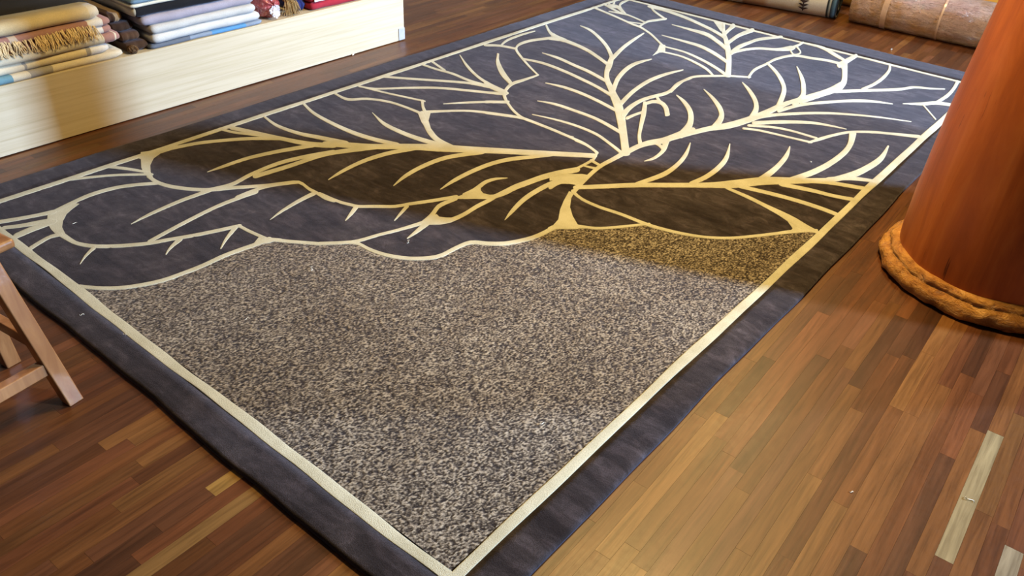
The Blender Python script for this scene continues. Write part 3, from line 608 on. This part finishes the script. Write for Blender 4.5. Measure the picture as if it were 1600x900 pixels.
# ---------------------------------------------------------------- folded textiles on the bench
def fold_geo(x0, x1, y0, y1, z0, z1, seed=0, wav=0.004, bow=0.0, lobes=1):
    """slab of folded cloth, rounded fold to the front (+x), soft ends"""
    r = random.Random(seed); ph = [r.uniform(0, 6.28) for _ in range(6)]
    b = (z1 - z0) / 2; zc = (z0 + z1) / 2; ny = 36; prof = [(-1, -1)]
    for i in range(9): prof.append((None, -math.pi / 2 + math.pi * i / 8))
    prof.append((-1, 1))
    V, F = [], []; m = len(prof)
    for s in range(ny + 1):
        t = s / ny; e = min(t, 1 - t) * (y1 - y0); k = min(1, (e / 0.02)) ; sh = 0.72 + 0.28 * math.sqrt(max(0, 1 - (1 - k) ** 2))
        y = y0 + (y1 - y0) * t
        xf = x1 + wav * math.sin(7 * t + ph[0]) + wav * 0.6 * math.sin(19 * t + ph[1]); zo = bow * math.sin(math.pi * t) + 0.0005 * math.sin(9 * t + ph[2])
        for q in prof:
            if q[0] == -1: x, z = x0, zc + q[1] * b * sh
            else:
                x = xf - b + b * math.cos(q[1]) - (1 - k) * 0.008; z = zc + b * sh * math.sin(q[1])
            V.append((x, y + 0.004 * math.sin(5 * t + ph[3]) * 0 + r.uniform(-.0004, .0004), z + zo))
    for s in range(ny):
        for k in range(m): j = (k + 1) % m; F.append((s * m + k, s * m + j, (s + 1) * m + j, (s + 1) * m + k))
    F.append(tuple(reversed(range(m)))); F.append(tuple(ny * m + k for k in range(m)))
    return V, F
def blanket(label, mat, x0, x1, y0, y1, z0, z1, layers=1, group='folded textiles stacked on the bench', seed=0, wav=0.004, bow=0.0, name='folded_blanket', cat='blanket', step=0.006):
    root = empty(name, ((x0 + x1) / 2, (y0 + y1) / 2, z0), label, cat, group)
    h = (z1 - z0) / layers; mats = mat if isinstance(mat, (list, tuple)) else [mat] * layers
    for i in range(layers):
        rr = random.Random(seed * 10 + i)
        fix_normals(MO('fold', *fold_geo(x0, x1 - rr.uniform(0, step), y0 + rr.uniform(0, step), y1 - rr.uniform(0, step * 1.5), z0 + i * h + .0007, z0 + (i + 1) * h - .0007, seed * 10 + i, wav, bow), mats[i], root, smooth=True))
    return root
def tube_strand(V, F, pts, r, n=4):
    base = len(V); P = [Vector(p) for p in pts]
    for i, p in enumerate(P):
        d = (P[min(i + 1, len(P) - 1)] - P[max(i - 1, 0)]).normalized(); a = d.orthogonal().normalized(); b = d.cross(a); rr = r * (1 - 0.5 * i / len(P))
        for k in range(n): V.append(tuple(p + (a * math.cos(6.283 * k / n) + b * math.sin(6.283 * k / n)) * rr))
    for i in range(len(P) - 1):
        for k in range(n): j = (k + 1) % n; F.append((base + i * n + k, base + i * n + j, base + (i + 1) * n + j, base + (i + 1) * n + k))
CRM = (0.70, 0.62, 0.47); WHT = (0.78, 0.76, 0.72); MAU = (0.40, 0.22, 0.19); GRY = (0.36, 0.33, 0.29)
def yb(y0, y1, *bands): c = (y0 + y1) / 2; return [(a - c, b - c, col) for a, b, col in bands]
F1 = BX - 0.003
# cream pile, from the bottom up (left of the bench)
blanket('bottom cream blanket of the left pile, with blue and grey patches', cloth('cream_patch_cloth', CRM, yb(-.3, .842, (-.3, .375, (0.16, 0.30, 0.36)), (.44, .535, GRY))), -3.25, F1, -.3, .842, BH, .309, 1, seed=1)
blanket('cream blanket with yellowish squares between thin grey lines, second from bottom of left pile', cloth('cream_square_cloth', (0.72, 0.62, 0.42), yb(-.3, .79, (-.3, .432, CRM), (.428, .440, GRY), (.684, .700, GRY), (.702, .80, WHT))), -3.25, F1 + .001, -.3, .79, .309, .346, 1, seed=2)
blanket('cream blanket with a mauve patch at its rounded end, middle of left pile', cloth('cream_mauve_cloth', (0.71, 0.64, 0.49), yb(-.3, .838, (.768, .815, MAU), (.822, .86, MAU))), -3.25, F1 + .004, -.3, .838, .346, .386, 1, seed=3)
fb = blanket('mauve and cream blanket with golden fringe along its front, second from top of left pile', cloth('mauve_cloth', MAU, yb(-.3, .812, (.405, .436, (0.62, 0.52, 0.44)), (.715, .778, WHT))), -3.25, F1 - .002, -.3, .812, .386, .450, 2, seed=4)
V, F = [], []
for i in range(420):
    y = -0.28 + 1.02 * random.random(); zt = random.uniform(.428, .440) ; L = random.uniform(.040, .060); lean = random.uniform(-.010, .022); o = random.uniform(0.0005, .010)
    tube_strand(V, F, [(F1 - .004, y, zt), (F1 + .002 + o * .6, y + lean * .3, zt - L * .35), (F1 + .006 + o, y + lean * .8 + random.uniform(-.003, .003), zt - L * .7), (F1 + .006 + o * 1.2, y + lean + random.uniform(-.005, .005), zt - L)], 0.0023)
fr = MO('fringe', V, F, simple('golden_fringe', (0.74, 0.57, 0.32), .8, var=.3, scale=60), fb); tag(fr, 'golden twisted fringe', kind='stuff')
blanket('thick plump cream blanket on top of the left pile', cloth('butter_cloth', (0.68, 0.57, 0.36), yb(-.3, .782, (.735, .80, (0.70, 0.63, 0.50)))), -2.80, F1 - .004, -.3, .782, .4505, .503, 1, seed=5, wav=.006, bow=.003)
# added black folds fill the dark space behind the cream pile
blanket('added black folds filling the dark space behind the cream pile', simple('black_fill', (0.010, 0.008, 0.007), .95), -3.54, -3.27, -.3, .86, BH, .50, 3, seed=6)
blanket('pale grey folded cloth on the black folds at the back', simple('pale_grey_cloth', (0.45, 0.44, 0.42), .9), -3.54, -3.30, -.3, .80, .50, .53, 1, seed=7)
blanket('added black folds filling the dark gap behind the plump cream blanket', simple('black_fill_front', (0.012, 0.009, 0.008), .95), -3.24, -2.815, -.3, .80, .4505, .490, 2, seed=33)
# brown textiles between the piles, seen end-on
BR = [(0.060, 0.032, 0.018), (0.085, 0.045, 0.026), (0.045, 0.025, 0.016), (0.07, 0.04, 0.024)]
zz = [BH, .318, .357, .396, .436]
dsc = ['lowest dark brown folded cloth beside the white pile', 'dark brown folded cloth with a pale rolled edge, second from bottom beside white pile', 'dark brown folded cloth, third from bottom beside the white pile', 'black-brown patterned folded cloth topping the brown pile']
for i in range(4):
    m = cloth('brown_cloth', BR[i], yb(.846, .915, (.872, .90, (.30, .20, .11))) if i == 3 else ())
    blanket(dsc[i], m, -3.3, BX - .030 - .018 * i, (.868, .866, .846, .846)[i], (.972, .955, .940, .915)[i], zz[i], zz[i + 1], 1, 'brown textiles between the piles', seed=20 + i, wav=.002)
tas = empty('tassel', (BX - .012, .888, BH), 'small brown yarn tassel lying between the cream and white piles', 'tassel')
V, F = [], []
for i in range(150):
    a = random.uniform(0, 6.28); b = random.uniform(.15, 1.35); d = Vector((math.cos(a) * math.sin(b), math.sin(a) * math.sin(b), math.cos(b)))
    c = Vector((BX - .018, .886, BH + .006)); tube_strand(V, F, [c, c + d * .016 + Vector((.002, 0, 0)), c + Vector((d.x * .022, d.y * .026, d.z * .030))], .0016)
tag(MO('yarn', V, F, simple('brown_yarn', (0.17, 0.085, 0.03), .9, var=.4, scale=80), tas), kind='stuff')
MO('core', *lathe([(BH + .0005, .004), (BH + .002, .014), (BH + .009, .018), (BH + .018, .014), (BH + .022, .003)], BX - .018, .886, 14), simple('brown_yarn_core', (0.08, 0.04, 0.015)), tas, smooth=True)
# white and blue pile
Y0, Y1 = .975, 1.548
blanket('thin blue-grey folded cloth at the bottom of the white pile', cloth('blue_grey_cloth', (0.24, 0.29, 0.37), yb(.96, 1.555, (1.27, 1.45, (0.10, 0.27, 0.50)), (.96, 1.16, (.13, .15, .19)))), -3.25, F1 - .001, .96, 1.555, BH, .297, 1, seed=8, wav=.002)
blanket('white folded blanket lying directly on the thin blue-grey cloth', cloth('white_cloth', (0.60, 0.585, 0.56)), -3.25, F1 - .002, Y0 + .004, 1.545, .297, .338, 1, seed=9, wav=.003)
blanket('greyish white folded blanket under the lavender one', cloth('off_white_cloth', (0.54, 0.525, 0.50)), -3.25, F1 - .003, Y0 + .005, 1.528, .338, .376, 1, seed=10, wav=.003)
blanket('lavender grey folded blanket in the white pile', cloth('lavender_cloth', (0.36, 0.325, 0.38)), -3.25, F1 - .008, .950, 1.530, .376, .418, 1, seed=11, wav=.003)
blanket('black folded blanket on top of the lavender one', cloth('ink_cloth', (0.014, 0.014, 0.016), yb(.925, 1.5, (.90, .936, (.60, .56, .45)))), -3.25, F1 - .012, .925, 1.50, .418, .459, 1, seed=12, wav=.003)
blanket('cream and slate blue folded blanket topping the white pile', [cloth('ivory_cloth', (.66, .62, .50)), cloth('slate_blue_cloth', (.16, .25, .34))], -3.25, F1 - .016, .918, 1.49, .459, .492, 2, seed=13, wav=.002)
# red bundle in clear plastic, knotted
def bag():
    root = empty('red_bundle', (BX - .085, 1.628, BH), 'red cloth bundle in clear plastic, gathered and knotted at the front', 'bundle')
    V, F = [], []; nu, nv = 40, 22; c = Vector((BX - .085, 1.628, BH + .074))
    for j in range(nv + 1):
        th = math.pi * j / nv
        for i in range(nu):
            a = 2 * math.pi * i / nu; k = 1 + .05 * math.sin(9 * a + 3 * th) + .04 * math.sin(5 * a - 4 * th)
            V.append((c.x + .072 * k * math.cos(th), c.y + .064 * k * math.sin(th) * math.cos(a), c.z + max(-.0735, .078 * k * math.sin(th) * math.sin(a))))
    for j in range(nv):
        for i in range(nu): k = (i + 1) % nu; F.append((j * nu + i, j * nu + k, (j + 1) * nu + k, (j + 1) * nu + i))
    t = NT('red_in_plastic'); n = t.noise(t.coord(), 34, 5, .65, 1.5)
    t.set(t.ramp(n, [(.35, (.26, .03, .035)), (.55, (.42, .07, .075)), (.7, (.62, .32, .30))]), .22, Coat_Weight=.6); t.bump(n, .8, .012)
    MO('pouch', V, F, t.m, root, smooth=True)
    V, F = [], []
    for i in range(46):
        a = 6.283 * i / 46 + random.uniform(-.05, .05); q = Vector((BX - .016, 1.632, BH + .040)); rr = random.uniform(.016, .034)
        p1 = q + Vector((.004, rr * .5 * math.cos(a), rr * .5 * math.sin(a))); p2 = q + Vector((random.uniform(.000, .012), rr * math.cos(a), max(rr * math.sin(a), -.036)))
        s = Vector((0, -math.sin(a), math.cos(a))) * .0035; n0 = len(V)
        V += [tuple(q - s * .3), tuple(q + s * .3), tuple(p1 + s), tuple(p1 - s), tuple(p2 + s * 1.5), tuple(p2 - s * 1.5)]; F += [(n0, n0 + 1, n0 + 2, n0 + 3), (n0 + 3, n0 + 2, n0 + 4, n0 + 5)]
    g = MO('plastic_gather', V, F, simple('clear_plastic_folds', (.72, .66, .68), .25, var=.1), root); tag(g, 'whitish gathered plastic knot')
bag()
tb = empty('tassel', (BX - .03, 1.735, BH), 'tan yarn tassel bundle beside the red knotted bundle', 'tassel')
V, F = [], []
for i in range(150):
    y = random.gauss(1.738, .020); a = Vector((BX - .030 - random.uniform(0, .03), 1.738 + (y - 1.738) * .5, BH + random.uniform(.07, .10)))
    e = Vector((BX - .006 - random.uniform(0, .03), y + random.uniform(-.012, .012), BH + random.uniform(.002, .02)))
    tube_strand(V, F, [a, a.lerp(e, .5) + Vector((.010, 0, .008)), e], .0018)
tag(MO('yarn', V, F, simple('tan_yarn', (.34, .21, .08), .9, var=.4, scale=70), tb), kind='stuff')
MO('head', *lathe([(BH + .06, .004), (BH + .068, .026), (BH + .095, .034), (BH + .12, .026), (BH + .13, .004)], BX - .046, 1.738, 18), simple('tan_yarn_head', (.26, .14, .04)), tb, smooth=True)
blanket('small deep blue folded cloth beside the red packet', cloth('deep_blue_cloth', (.022, .030, .13)), -2.98, BX - .045, 1.785, 1.850, BH, .385, 2, seed=30, name='folded_cloth', cat='cloth')
rp = blanket('flat red folded cloth packet with a white label near the bench end', cloth('crimson_cloth', (.36, .028, .045), sh=.1), -3.0, BX - .006, 1.855, 2.32, BH, .352, 2, seed=31, wav=.003, bow=0.0, name='cloth_packet', cat='packet')
lb = bevel_box('label_tag', (BX - .010, BX - .0052, 1.872, 1.935, .322, .346), simple('white_card', (.75, .74, .74), .6, var=.04), rp, .0006, 1); tag(lb, 'small white card label')

# ---------------------------------------------------------------- rolled rugs at the far end
def roll_geo(r, length, n=48, m=40, seed=0, sag=.012, dent=.004, hollow=True):
    """roll lying along local x, resting on z=0"""
    q = random.Random(seed); ph = [q.uniform(0, 6.28) for _ in range(5)]; V, F = [], []
    for j in range(m + 1):
        t = j / m; x = length * t
        for i in range(n):
            a = 2 * math.pi * i / n
            rr = r * (1 + dent / r * (math.sin(3 * a + 5 * t + ph[0]) * .5 + math.sin(7 * t * 3 + ph[1]) * .5 * math.cos(a + ph[2])))
            V.append((x, rr * math.cos(a), max(r + rr * math.sin(a) - sag, 0.001 + 0.0004 * math.cos(a))))
    for j in range(m):
        for i in range(n): k = (i + 1) % n; F.append((j * n + i, j * n + k, (j + 1) * n + k, (j + 1) * n + i))
    # spiral-looking end: recessed rings
    for side in (0, m):
        prev = [side * n + i for i in range(n)]
        for kk, (s, dx) in enumerate([(.93, .0), (.90, .012), (.72, .012), (.70, .0), (.5, .0), (.48, .014), (.16, .014)]):
            cur = []
            for i in range(n):
                a = 2 * math.pi * i / n; cur.append(len(V)); sx = 1 if side == 0 else -1
                V.append((length * side / m + sx * dx, r * s * math.cos(a), r - sag * .5 + r * s * math.sin(a) * .95))
            for i in range(n): k = (i + 1) % n; F.append((prev[i], prev[k], cur[k], cur[i]))
            prev = cur
        F.append(tuple(prev))
    return V, F
def rolled(label, loc, rz, r, length, mat, seed, group='rolled rugs at the far end'):
    root = empty('rolled_rug', loc, label, 'rug', group); root.rotation_euler = (0, 0, rz)
    V, F = roll_geo(r, length, seed=seed)
    o = MO('roll', [tuple(Vector(v) + Vector(loc)) for v in V], F, mat, root, smooth=True); fix_normals(o); return root
def motif_roll():
    t = NT('ivory_carpet'); n = t.noise(t.coord(), 160, 2); b = t.noise(t.coord((3, 3, 3)), 2.2, 3)
    tc = t.new('ShaderNodeTexCoord'); s = t.new('ShaderNodeSeparateXYZ'); t.link(tc.outputs['Object'], s.inputs[0])
    m = t.new('ShaderNodeMath', operation='DIVIDE'); m.inputs[1].default_value = 1.6; t.link(s.outputs['X'], m.inputs[0])
    I, DK, TE = (.66, .60, .48), (.018, .022, .026), (.10, .17, .20)
    base = t.ramp(m.outputs[0], [(0, I), (.60, I), (.61, (.36, .20, .09)), (.70, (.50, .34, .20)), (.72, I), (.958, (.68, .64, .56)), (.959, DK), (.966, DK), (.967, TE), (.972, (.5, .5, .45)), (.976, DK), (.992, TE), (.993, DK)], 'LINEAR')
    base = t.mix(.4, base, t.ramp(n, [(.3, (.7, .7, .7)), (.7, (1.1, 1.1, 1.1))]), 'MULTIPLY')
    t.set(base, .92); sheen(t, .15); t.bump(n, .3, .003); return t.m
A1 = math.radians(11.5); L1 = 1.6; R1 = .13
e1 = Vector((-1.085, 4.985)); s1 = e1 - Vector((math.cos(A1), math.sin(A1))) * L1
r1 = rolled('ivory rolled rug with dark leaf sprig and dark striped end band', (s1.x, s1.y, 0), A1, R1, L1, motif_roll(), 1)
V, F = [], []
def on_roll(x, a, dr=.0055): return ((R1 + dr) * 0 + x, -(R1 + dr) * math.cos(a), R1 - .012 + (R1 + dr) * math.sin(a))
for k in range(9):
    a0 = -0.62 + k * .20; xm = 1.385; n0 = len(V)
    for sgn in (-1, 1):
        n0 = len(V); V += [on_roll(xm + sgn * .004, a0), on_roll(xm + sgn * .036, a0 + .15), on_roll(xm + sgn * .020, a0 + .165), on_roll(xm + sgn * .004, a0 + .14)]; F.append((n0, n0 + 1, n0 + 2, n0 + 3))
n0 = len(V)
for k in range(13): a = -.70 + k * .15; V += [on_roll(1.385 - .004, a, .0058), on_roll(1.385 + .004, a, .0058)]
for k in range(12): F.append((n0 + 2 * k, n0 + 2 * k + 1, n0 + 2 * k + 3, n0 + 2 * k + 2))
mo = MO('leaf_sprig', [tuple(Vector(v) + Vector((s1.x, s1.y, 0))) for v in V], F, simple('sprig_yarn', (.03, .014, .012), .9), r1); tag(mo, 'dark brown leaf sprig motif')
def wrapped_mat():
    t = NT('plastic_wrapped_carpet'); n1 = t.noise(t.coord((9, 26, 26)), 1.0, 5, .65, 1.6); n2 = t.noise(t.coord((40, 90, 90)), 1.0, 4, .7, 1.0); n3 = t.noise(t.coord((5, 5, 5)), 1.2, 3)
    c = t.ramp(n3, [(.35, (.52, .31, .24)), (.5, (.64, .43, .35)), (.68, (.56, .30, .12))])
    c = t.mix(.35, c, t.ramp(n1, [(.4, (.85, .8, .8)), (.7, (1.3, 1.3, 1.3))]), 'MULTIPLY')
    t.set(c, .35, Coat_Weight=1.0, Coat_Roughness=.05)
    b1 = t.bump(n1, 1.0, .05); b2 = t.bump(n2, .9, .015, b1); t.link(b2, t.b.inputs['Coat Normal']); return t.m
R2 = .142; A2 = math.radians(3.0)
r2 = rolled('pinkish rolled rug wrapped in shiny clear plastic, lying behind the pillar', (-.985, 5.005, 0), A2, R2, 2.1, wrapped_mat(), 2)
M_TAPE = simple('clear_tape', (.52, .36, .28), .18, var=.12, scale=20)
for tx, tw_ in ((.20, .035), (.545, .012), (1.0, .04), (1.55, .04)):
    V, F = [], []; n = 48
    for q in range(2):
        for i in range(n):
            a = 6.283 * i / n; V.append((tx + q * tw_ - .985, 5.005 + (R2 + .0052) * math.cos(a), max(R2 - .012 + (R2 + .0052) * math.sin(a), .0006)))
    F = [(i, (i + 1) % n, n + (i + 1) % n, n + i) for i in range(n)]
    MO('tape_band', V, F, M_TAPE, r2, smooth=True)
def gold_mat():
    t = NT('gold_carpet'); tc = t.new('ShaderNodeTexCoord'); s = t.new('ShaderNodeSeparateXYZ'); t.link(tc.outputs['Object'], s.inputs[0])
    n = t.noise(t.coord((9, 9, 9)), 3.0, 3, .5, 1.2); g = t.new('ShaderNodeMath', operation='LESS_THAN'); g.inputs[1].default_value = .80; t.link(s.outputs['X'], g.inputs[0])
    dark = t.ramp(n, [(.42, (.03, .022, .012)), (.55, (.20, .13, .04))]); c = t.mix(g.outputs[0], (.50, .28, .05), dark); t.set(c, .9); sheen(t, .15); return t.m
rolled('golden rolled rug with dark leafy part, behind the other two rolls', (-2.0, 5.36, 0), math.radians(3.0), .15, 2.9, gold_mat(), 3)

# ---------------------------------------------------------------- small wooden stool at the left edge
M_ST = None
def stool_mat():
    t = NT('stool_varnish'); n = t.noise(t.coord((26, 26, 3)), 1.0, 5, .6, .6)
    t.set(t.ramp(n, [(.3, (.22, .085, .028)), (.55, (.34, .15, .055)), (.75, (.44, .21, .08))]), .32, Coat_Weight=.25); t.bump(n, .1, .002); return t.m
M_ST = stool_mat()
ST = empty('wooden_stool', (-1.118, -.262, 0), 'brown varnished wooden stool standing at the left edge beside the rug', 'stool')
ST.rotation_euler = (0, 0, math.radians(8))
def st(name, x0, x1, y0, y1, z0, z1, bev=.003):
    o = MO(name, *boxgeo(x0, x1, y0, y1, z0, z1), M_ST, None); o.parent = ST
    bm = bmesh.new(); bm.from_mesh(o.data); bmesh.ops.bevel(bm, geom=bm.edges[:], offset=bev, segments=3, affect='EDGES', profile=.5); bm.to_mesh(o.data); bm.free(); return o
SX, SY, LT, IN = .272, .36, .040, (.060, .050)
def ins(z): return IN[0] * z / .4, IN[1] * z / .4
for lx in (0, -SX):
    for ly in (0, -SY):
        lg = st('leg', lx - LT / 2, lx + LT / 2, ly - LT / 2, ly + LT / 2, .0005, .478)
        for v in lg.data.vertices:      # legs lean inwards towards the seat
            a, c = ins(v.co.z); v.co.x += a * (-1 if lx == 0 else 1); v.co.y += c * (-1 if ly == 0 else 1)
for z0, z1, th, nm, sides in ((.105, .142, .013, 'stretcher', 'x'), (.415, .477, .011, 'apron', 'xy'), (.175, .208, .012, 'stretcher', 'y')):
    a, c = ins((z0 + z1) / 2)
    if 'x' in sides:
        for lx in (-a, -SX + a): st(nm, lx - th, lx + th, -SY + c + LT / 2 - .006, -c - LT / 2 + .006, z0, z1)
    if 'y' in sides:
        for ly in (-c, -SY + c): st(nm, -SX + a + LT / 2 - .006, -a - LT / 2 + .006, ly - th, ly + th, z0, z1)
st('seat', -SX - .004, .004, -SY + .01, -.010, .4785, .503, .008)

# ---------------------------------------------------------------- added unseen screen right of the pillar, blocks daylight to widen the shadow band
sc_ = empty('added_shade_screen', (1.42, 2.80, 0), 'unseen panelled wooden screen added right of the pillar to block daylight', 'screen')
y0, y1 = 2.07, 3.47
ys = [y0 + .02 + (y1 - y0 - .04) * k / 3 for k in range(4)]
for yy in ys: bevel_box('post', (1.40, 1.44, yy - .02, yy + .02, .0005, 2.34), M_ST, sc_)
for k in range(3):
    a, c = ys[k] + .0203, ys[k + 1] - .0203
    for z0, z1 in ((.08, .13), (1.15, 1.20), (2.27, 2.32)): bevel_box('rail', (1.402, 1.438, a, c, z0, z1), M_ST, sc_)
    for z0, z1 in ((.1303, 1.1497), (1.2003, 2.2697)): bevel_box('panel', (1.412, 1.428, a, c, z0, z1), M_ST, sc_)

# ---------------------------------------------------------------- scraps of thread and lint
M_LINT = simple('white_lint', (.80, .77, .70), .8, var=.1)
def scrap(x, y, z, s, label, k):
    q = random.Random(k); V, F = [], []; a = q.uniform(0, 6.28); pts = []
    for i in range(7):
        t = i / 6 - .5; pts.append((x + s * (t * math.cos(a) - .25 * math.sin(t * 6) * math.sin(a)), y + s * (t * math.sin(a) + .25 * math.sin(t * 6) * math.cos(a)), z + .0016 + .0012 * math.sin(i)))
    tube_strand(V, F, pts, .0012, 5); o = fix_normals(MO('thread_scrap', V, F, M_LINT, None, smooth=True, loc=(x, y, z))); tag(o, label, 'thread')
for k, (x, y, z, s, lab) in enumerate([(-1.143, 0.554, 0.0190, 0.022, 'pale thread scrap on the speckled loop pile, below the bright leaf outline'), (-0.130, 0.490, 0.0190, 0.016, 'curled pale thread scrap on the speckled loop pile near the right frame line'), (0.805, 1.003, 0.0008, 0.022, 'curled white thread scrap lying on the pale floor strip'), (-0.570, 4.553, 0.0008, 0.030, 'white lint scrap on the floor between rug and wrapped roll'), (-1.066, 0.247, 0.0190, 0.014, 'white lint scrap on the near left part of loop pile'), (-1.432, -0.070, 0.0190, 0.012, 'white lint scrap on the dark border beside the stool'), (-1.035, 0.890, 0.0210, 0.020, 'short cream thread scrap inside the small dark leaf'), (-0.264, 2.569, 0.0200, 0.012, 'white lint fleck on the dark leaf nearest the pillar'), (-1.959, 0.178, 0.0200, 0.016, 'white lint fleck inside the leftmost rounded leaf'), (-1.250, -0.037, 0.0220, 0.014, 'white lint scrap on the cream frame line near the stool'), (0.573, 0.828, 0.0008, 0.008, 'tiny white lint fleck on the brown floor strips below the pillar')]): scrap(x, y, z, s, lab, k)
